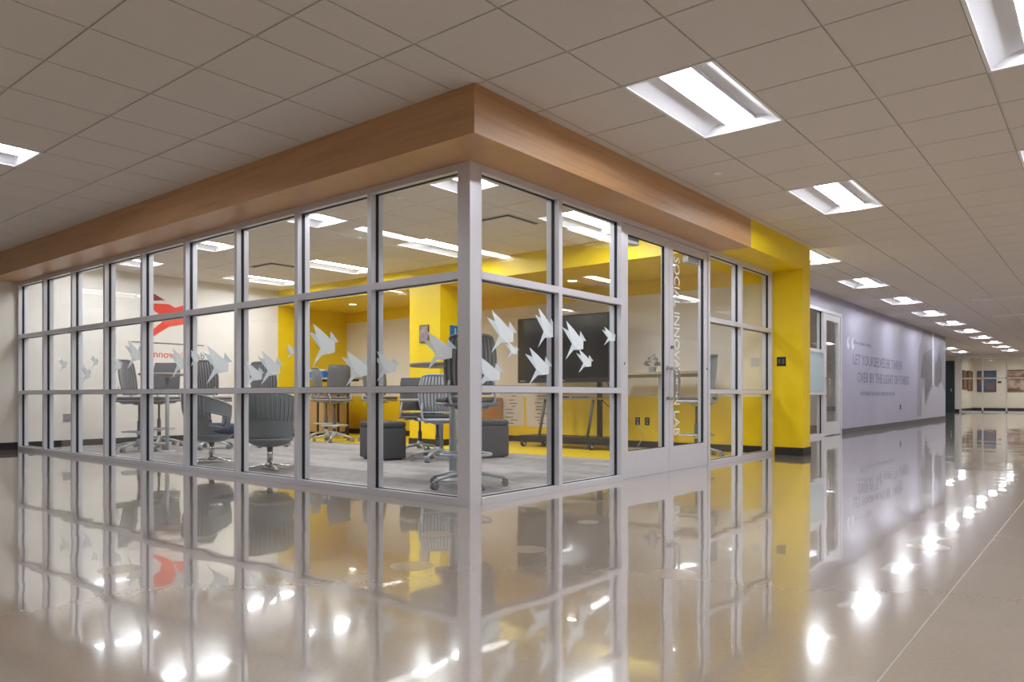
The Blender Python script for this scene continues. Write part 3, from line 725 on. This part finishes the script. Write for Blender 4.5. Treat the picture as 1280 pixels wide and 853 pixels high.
def rect_table(label,loc,w,d,h,legm,tleg=False,topm=None,inset=.06):
    t=empty('bar_table',loc,label,'table','long tall tables')
    b=MB(); b.box(-w/2,w/2,-d/2,d/2,h-.035,h); b.build('tabletop',topm or M['tabletop'],t)
    if tleg:
        b=MB(); b.box(-.035,.035,-.035,.035,.02,h-.035); b.build('leg',legm,t); b=MB(); b.box(-w*.4,w*.4,-.04,.04,0,.02); b.box(-.04,.04,-d*.45,d*.45,0,.02); b.build('foot',legm,t)
    else:
        for sx in (-1,1):
            for sy in (-1,1):
                b=MB(); lx_=(w/2-.06) if sx>0 else -(w/2-inset); b.box(lx_-.015,lx_+.015,sy*(d/2-.06)-.015,sy*(d/2-.06)+.015,0,h-.035); b.build('leg',legm,t)
    b=MB(); b.box(-w/2+.05,w/2-.05,-.02,.02,h-.075,h-.035); b.build('stretcher',legm,t)
    return t
rect_table('long tall table with pale top in the yellow alcove under the blue tray',(-8.0,5.02,.008),1.4,.6,1.12,M['black'],topm=M['tabletop'],inset=.45)
rect_table('long tall table with pale top against the back wall, seen through the door glass',(-1.38,5.5,.008),1.3,.5,1.105,M['silver'],True)
# dark bar table edge by the column
# blue tray
t=empty('tray',(-8.33,4.9,1.128),'bright blue tray holding white papers on the alcove table','tray')
b=MB(); b.box(-.28,.28,-.14,.14,0,.012); b.box(-.28,.28,-.14,-.128,.012,.12); b.box(-.28,.28,.128,.14,.012,.12); b.box(-.28,-.268,-.128,.128,.012,.12); b.box(.268,.28,-.128,.128,.012,.12); b.build('tray_body',M['blue'],t)
b=MB()
for k in range(7): b.box(-.24+.07*k,-.19+.07*k,-.1,.1,.012,.15+.02*random.random())
b.build('papers',M['paper'],t)
# small bushy ornament on the right table
t=empty('potted_plant',(-1.5,5.45,1.113),'small grey-mauve leafy plant in a pot on the table behind the doors','plant')
b=MB(); b.lathe([(.045,0),(.06,.07),(.062,.075),(.05,.07)],n=18); b.build('pot',M['grey_lt'],t)
b=MB()
for k in range(110):
    a=random.random()*2*PI; e=random.random()**.5; r=.10*e; z=.07+.15*random.random()*(1.15-e); s=.022
    c_,s_=math.cos(a),math.sin(a); p=Vector((r*c_,r*s_,z+.02)); u=Vector((c_,s_,random.uniform(-.2,1))).normalized(); v=u.cross(Vector((random.random(),random.random(),.3))).normalized()
    b.add([p,p+u*s+v*s*.5,p+u*s*2.1,p+u*s-v*s*.5],[(0,1,2,3)])
b.build('foliage',mat('grey mauve leaves',(.26,.25,.33),.7),t)

# ------------------------------------------------------------------ cube seats
def cube_seat(label,loc,rz,w,d,h):
    t=empty('cube_ottoman',loc,label,'ottoman','charcoal cube seats',rz)
    b=MB(); b.rbox(-w/2,w/2,-d/2,d/2,.015,h-.07,.022); b.build('body',M['fabric'],t)
    b=MB(); b.rbox(-w/2,w/2,-d/2,d/2,h-.072,h,.025); b.build('seat_cushion',M['fabric'],t)
    b=MB()
    for sx in (-1,1):
        for sy in (-1,1): b.cyl((sx*(w/2-.06),sy*(d/2-.06),0),(sx*(w/2-.06),sy*(d/2-.06),.02),.02)
    b.build('glides',M['black'],t); return t
cube_seat('charcoal cube seat left of the corner post, near the mullion',(-3.44,2.20,.008),math.radians(-20),.54,.40,.46)
cube_seat('charcoal cube seat right of the corner post',(-2.68,3.23,.008),math.radians(68),.46,.46,.47)

# ------------------------------------------------------------------ display on its wheeled stand
t=empty('display_screen',(-3.02,5.42,0),'large black flat display standing in front of the back wall','display')
b=MB(); b.box(-.85,.85,-.02,.05,.985,2.005); b.build('housing',M['black'],t)
b=MB(); b.box(-.825,.825,-.0245,-.02,1.05,1.98); b.build('screen',M['screen'],t)
b=MB(); b.box(-.04,.06,-.024,-.02,1.005,1.02); b.box(-.8,-.7,-.024,-.02,1.008,1.022); b.build('control_strip',M['silver'],t)
t=empty('display_cart',(-3.02,5.35,.008),'black wheeled cart carrying the large display','cart')
for s in (-1,1):
    b=MB(); b.box(s*.30+.32-.03 if s>0 else -.20-.03,s*.30+.32+.03 if s>0 else -.20+.03,.125,.185,.12,1.5); b.build('post',M['black'],t)
b=MB()
b.box(-.55,1.05,-.30,-.24,.10,.17); b.box(-.55,1.05,.16,.22,.10,.17); b.box(-.55,-.49,-.24,.16,.10,.17); b.box(.99,1.05,-.24,.16,.10,.17); b.box(-.49,.99,-.24,.16,.15,.168); b.build('base_frame',M['black'],t)
b=MB(); b.box(-.10,.83,-.34,.02,.72,.745); b.build('shelf',M['steel'],t)
for (xa,xb) in ((-.18,-.06),(.68,.79)):
    b=MB(); b.tube([(xa,-.28,.16),(xb,-.28,.722)],.026,4); b.build('support_leg',M['grey_dk'],t)
for (x,y) in ((-.46,-.30),(.76,-.30),(-.46,.22),(.98,.22)):
    b=MB(); b.cyl((x-.02,y,.052),(x+.02,y,.052),.052,n=18); b.box(x-.028,x+.028,y-.012,y+.03,.055,.11); b.build('caster',M['black'],t)
    q=MB(); q.cyl((x-.023,y,.052),(x+.023,y,.052),.028,n=14); q.build('wheel_hub',M['offwhite'],t)
b=MB(); b.box(.22,.30,-.25,-.18,.7455,.765); b.box(.36,.6,-.2,-.12,.7455,.759); tag(b.build('marker_tray',M['black'],None,(-3.02,5.35,.008)),'small black pens and remote on the display cart shelf','tray')
cb=MB(); cb.tube([(-2.42,5.5,1.05),(-2.40,5.6,.70),(-2.3,5.75,.55),(-2.2,5.9,.50),(-2.17,5.95,.42)],.007,6); tag(cb.build('power_cable',M['black']),'black cable looping from the display to the wall','cable','cables by the display')
cb=MB(); cb.tube([(-2.28,5.5,1.05),(-2.25,5.6,.75),(-2.15,5.7,.5),(-2.12,5.8,.3),(-2.2,5.75,.03),(-2.35,5.6,.02)],.006,6); tag(cb.build('power_cable',M['black']),'thin black cable hanging down to the floor beside the display post','cable','cables by the display')

# ------------------------------------------------------------------ cabinets
def cabinet(label,loc,w,d,h,mt,shelf=False):
    t=empty('cabinet',loc,label,'cabinet')
    b=MB(); b.box(-w/2,w/2,-d/2,d/2,.06,h); b.build('body',mt,t)
    b=MB(); b.box(-w/2+.02,w/2-.02,-d/2+.03,d/2,0,.06); b.build('plinth',M['black'],t)
    for s in (-1,1):
        q=MB(); x0,x1=(-w/2+.006,-.003) if s<0 else (.003,w/2-.006)
        q.box(x0,x1,-d/2-.018,-d/2,.07,h-.01); dr=q.build('door',mt,t)
        q=MB(); q.box(s*.05-.05,s*.05+.05,-d/2-.03,-d/2-.018,h-.12,h-.108); q.build('handle',M['black'],dr)
    return t
cabinet('light oak cabinet under the alcove table',(-8.6,5.25,.008),.52,.5,.80,M['oak'])
cabinet('brown wooden cabinet against the back wall behind the cube seat',(-5.0,5.7,.008),.75,.45,.74,M['brown'])

# ------------------------------------------------------------------ things on the walls of the room
def flip(x0,x1,z0,z1,label,seed):
    random.seed(seed); t=empty('hanging_flip_chart_sheet',(0,0,0),label,'paper','flip chart sheets on the yellow wall')
    b=MB(); b.box(x0,x1,YW-.004,YW-.001,z0,z1); b.build('sheet',M['paper'],t)
    b=MB(); z=z1-.05
    while z>z0+.03:
        ln=random.uniform(.08,.2); xm=(x0+x1)/2+random.uniform(-.06,.06); b.box(xm-ln/2,xm+ln/2,YW-.0055,YW-.004,z-.007,z+.004); z-=random.uniform(.045,.075)
    b.build('writing',M['ink'],t)
flip(-4.73,-4.20,.27,.83,'white handwritten list sheet on the yellow wall, nearer the column',1)
flip(-4.15,-3.60,.265,.83,'white handwritten list sheet on the yellow wall, behind the display cart',2)
t=empty('small_picture',(-4.905,YB,1.757),'small dark portrait picture on the front of the yellow column','picture')
b=MB(); b.box(-.10,.10,-.014,0,-.14,.14); b.build('frame',M['table_dk'],t)
b=MB(); b.box(-.085,.085,-.0155,-.014,-.125,.125); b.build('print',mottled('picture print',(.25,.16,.15),(.42,.34,.36),14,.6),t)
t=empty('hanging_poster',(-4.564,YB+.34,1.72),'blue poster with a white arrow mark on the side of the yellow column','poster')
b=MB(); b.box(0,.004,-.12,.12,-.17,.17,0); b.build('sheet',M['blue'],t)
b=MB(); b.box(.004,.0055,-.012,.012,-.05,.13); b.add([(.0055,-.04,-.03),(.0055,.04,-.03),(.0055,0,-.09)],[(0,1,2)]); b.build('mark',M['pwhite'],t)
b=MB(); b.box(.004,.0052,-.12,.12,-.17,-.11); b.build('footer',M['grey_dk'],t)
def outlet(label,loc,ax,mt=M['black'],w=.075,h_=.115):
    t=empty('wall_outlet',loc,label,'outlet')
    b=MB(); q=MB()
    if ax=='y': b.box(-w/2,w/2,-.008,0,-h_/2,h_/2); q.box(-.017,.017,-.0095,-.008,.008,.04); q.box(-.017,.017,-.0095,-.008,-.04,-.008)
    else: b.box(0,.008,-w/2,w/2,-h_/2,h_/2); q.box(.008,.0095,-.017,.017,.008,.04); q.box(.008,.0095,-.017,.017,-.04,-.008)
    b.build('plate',mt,t); q.build('socket',M['grey'],t)
outlet('dark outlet on the yellow wainscot with a cord plugged in, behind the first door',(-2.03,YW,.40),'y')
outlet('dark outlet on the yellow wainscot without a cord, beside the plugged one',(-1.87,YW,.40),'y')
outlet('grey double outlet low on the cream end wall',(XL,.66,.447),'x',M['grey'],.11,.12)
outlet('narrow grey plate low on the cream end wall',(XL,.86,.447),'x',M['silver'],.02,.13)
cb=MB(); cb.tube([(-2.03,YW-.012,.385),(-2.0,YW-.04,.35),(-1.95,YW-.03,.27),(-1.92,YW-.02,.18),(-1.97,YW-.03,.09),(-2.0,YW-.06,.02)],.005,6); tag(cb.build('power_cable',M['white']),'thin pale cord hanging from the outlet under the back table','cable','cables by the display')
t=empty('switch_plate',(.115,YW,1.235),'black double switch plate on the yellow wall beside the glass','switch')
b=MB(); b.box(-.058,.058,-.008,0,-.06,.06); b.build('plate',M['black'],t); b=MB()
for s in (-1,1): b.box(s*.025-.014,s*.025+.014,-.0115,-.008,-.032,.032)
b.build('rocker',M['grey_dk'],t)

# downlights in the alcove soffit
for (x,y,lb) in ((-7.55,5.05,'round lit downlight in the alcove soffit above the blue tray'),(-5.75,5.25,'round lit downlight in the alcove soffit left of the yellow column'),(-2.75,5.3,'round lit downlight in the alcove soffit above the display'),(-1.0,5.0,'round lit downlight in the alcove soffit behind the doors')):
    t=empty('downlight',(x,y,ZB),lb,'ceiling light','alcove downlights')
    b=MB(); b.lathe([(.085,0),(.085,-.004),(.068,-.006),(.066,0)],n=24,cap=False); b.build('trim_ring',M['white'],t)
    b=MB(); b.lathe([(.067,-.002),(.03,-.003),(.001,-.003)],n=24,cap=False); b.build('lens',M['dl'],t)
# air grilles
def plaque(x,y,z,lb):
    t=empty('air_diffuser',(x,y,z),lb,'air vent'); b=MB(); b.box(-.3,.3,-.3,.3,-.004,.004); b.build('frame',M['tee'],t)
    b=MB(); b.box(-.25,.25,-.25,.25,-.022,-.014); b.build('face_plate',M['tile_in'],t)
    b=MB(); b.box(-.27,.27,-.27,.27,-.012,-.006); b.build('gap',M['base'],t)
plaque(-1.95,2.75,ZR,'square air diffuser in the room ceiling nearest the doors')
plaque(-6.6,2.8,ZR,'square air diffuser in the room ceiling toward the cream end wall')
for (x,y,l,lb) in ((1.95,13.7,.62,'nearer slot air diffuser high in the corridor ceiling'),(1.9,17.6,.62,'farther slot air diffuser high in the corridor ceiling')):
    t=empty('slot_diffuser',(x,y,ZC),lb,'air vent'); b=MB(); b.box(-l,l,-.12,.12,-.035,.002); b.build('frame',M['white'],t)
    b=MB()
    for q_ in (-.03,.03): b.box(-l+.03,l-.03,q_-.01,q_+.01,-.0365,-.035)
    b.build('slots',M['grey'],t)
for (x,y,z,lb) in ((.80,2.35,ZC,'small round sprinkler cover in the tile between the first two corridor lights'),(.95,8.5,ZC,'small round sprinkler cover past the yellow wall'),(-2.1,1.26,ZR,'small round sprinkler cover in the room ceiling near the corner post'),(-5.1,2.45,ZR,'small round sprinkler cover in the room ceiling over the tub chairs')):
    b=MB(); b.lathe([(.04,0),(.04,-.006),(.03,-.01),(.001,-.011)],n=20,cap=False); tag(b.build('ceiling_sprinkler_cover',M['white'],None,(x,y,z)),lb,'sprinkler','sprinkler covers')

# ------------------------------------------------------------------ far gallery
YG=38.
b=MB(); b.box(-2.39,-2.22,YG,YG+.25,0,ZC); b.box(-2.22,8,YG,YG+.2,2.6,ZC+.1); struct(b.build('wall_gallery',M['white']),'white header and end of the far glass wall')
bb=MB(); bb.box(-2.4,-2.21,YG-.012,YG,0,.13); bb.box(-2.15,8,41.98,42,0,.15); bb.box(-2.15,-2.13,YG+.2,42,0,.15); struct(bb.build('baseboard_gallery',M['base']))
g=bpy.data.objects.new('window_5',None); col.objects.link(g); struct(g,'far glass wall of the picture gallery')
xs=[-2.2+.955*k for k in range(8)]
for x in xs: b=MB(); b.box(x-.03,x+.03,YG+.02,YG+.1,0,2.6); b.build('mullion',M['white'],g)
for z in ((0,.05),(1.595,1.655)): b=MB(); b.box(-2.2,5,YG+.02,YG+.1,*z); b.build('rail',M['white'],g)
for a,b_ in zip(xs[:-1],xs[1:]):
    for z in ((.05,1.595),(1.655,2.6)):
        q=MB(); q.box(a+.03,b_-.03,YG+.055,YG+.063,*z); q.build('pane',M['glass'],g)
w=MB(); w.box(-2.35,-2.15,YG+.25,42.2,0,2.9); w.box(-2.15,8,42,42.2,0,2.9); struct(w.build('wall_gallery',M['cream']),'cream gallery walls')
w=MB(); w.box(-6,-2.39,YG+.05,YG+.2,0,2.9); struct(w.build('wall_far',M['cream']))
t=bpy.data.objects.new('door_4',None); col.objects.link(t); struct(t,'dark door beside the gallery'); 
b=MB(); b.box(-3.6,-2.42,YG,YG+.05,0,2.5); b.build('leaf',M['teal'],t); b=MB(); b.box(-2.58,-2.52,YG-.03,YG,1.0,1.14); b.build('handle',M['steel'],t)
def painting(label,ax,u0,u1,z0,z1,c):
    t=empty('painting',(0,0,0),label,'painting','framed paintings in the far gallery')
    def bx(b,u0,u1,d0,d1,z0,z1):
        if ax=='y': b.box(u0,u1,42-d1,42-d0,z0,z1)
        else: b.box(-2.15+d0,-2.15+d1,u0,u1,z0,z1)
    b=MB(); f=.06
    for q in ((u0,u0+f,z0,z1),(u1-f,u1,z0,z1),(u0+f,u1-f,z0,z0+f),(u0+f,u1-f,z1-f,z1)): bx(b,q[0],q[1],0,.05,q[2],q[3])
    b.build('frame',mat('dark gilt frame',(.12,.075,.045),.5),t)
    b=MB(); bx(b,u0+f,u1-f,0,.02,z0+f,z1-f)
    b.build('canvas',mottled('canvas paint',c[0],c[1],2.2,.6,lo=.42,hi=.56),t)
painting('framed painting of blue tones on the gallery back wall','y',-1.93,-1.08,1.0,2.1,((.20,.15,.12),(.05,.12,.32)))
painting('wide warm brown painting with pale figures on the gallery back wall','y',-.66,.75,1.0,2.12,((.20,.075,.04),(.50,.42,.36)))
painting('brown painting nearest the glass on the gallery side wall','x',38.5,39.9,1.1,2.05,((.16,.10,.05),(.28,.17,.07)))
painting('brown painting farther in on the gallery side wall','x',40.2,41.7,1.05,2.08,((.24,.12,.04),(.40,.24,.09)))
b=MB(); b.box(-1.02,-.86,41.985,42,1.44,1.54); tag(b.build('wall_label',M['black']),'small dark plate between two paintings on the gallery wall','plate')
for x in (-3,1,5): troffer(lp(x,63),'warm gallery light, %s'%{-3:'nearest the side wall',1:'in the middle',5:'farthest from the side wall'}[x],'gallery lights',lens=M['gal'])

# ------------------------------------------------------------------ world, camera, view
wd=bpy.data.worlds.new('world'); sc.world=wd; wd.use_nodes=True; wd.node_tree.nodes['Background'].inputs[0].default_value=(.5,.5,.55,1); wd.node_tree.nodes['Background'].inputs[1].default_value=.05
cam=bpy.data.cameras.new('camera'); co=bpy.data.objects.new('camera',cam); col.objects.link(co)
co.location=CAM; co.rotation_euler=(PI/2,0,A); cam.sensor_width=36; cam.lens=FX/1280*36; cam.shift_y=(FY-426.5)/1280; cam.clip_end=200
sc.camera=co
sc.view_settings.view_transform='Standard'; sc.view_settings.look='None'; sc.view_settings.gamma=1; sc.view_settings.use_curve_mapping=False
sc.view_settings.exposure=1.55
try:
    sc.cycles.max_bounces=10; sc.cycles.diffuse_bounces=5; sc.cycles.glossy_bounces=5; sc.cycles.transparent_max_bounces=24; sc.cycles.caustics_reflective=False; sc.cycles.sample_clamp_indirect=6
except Exception: pass
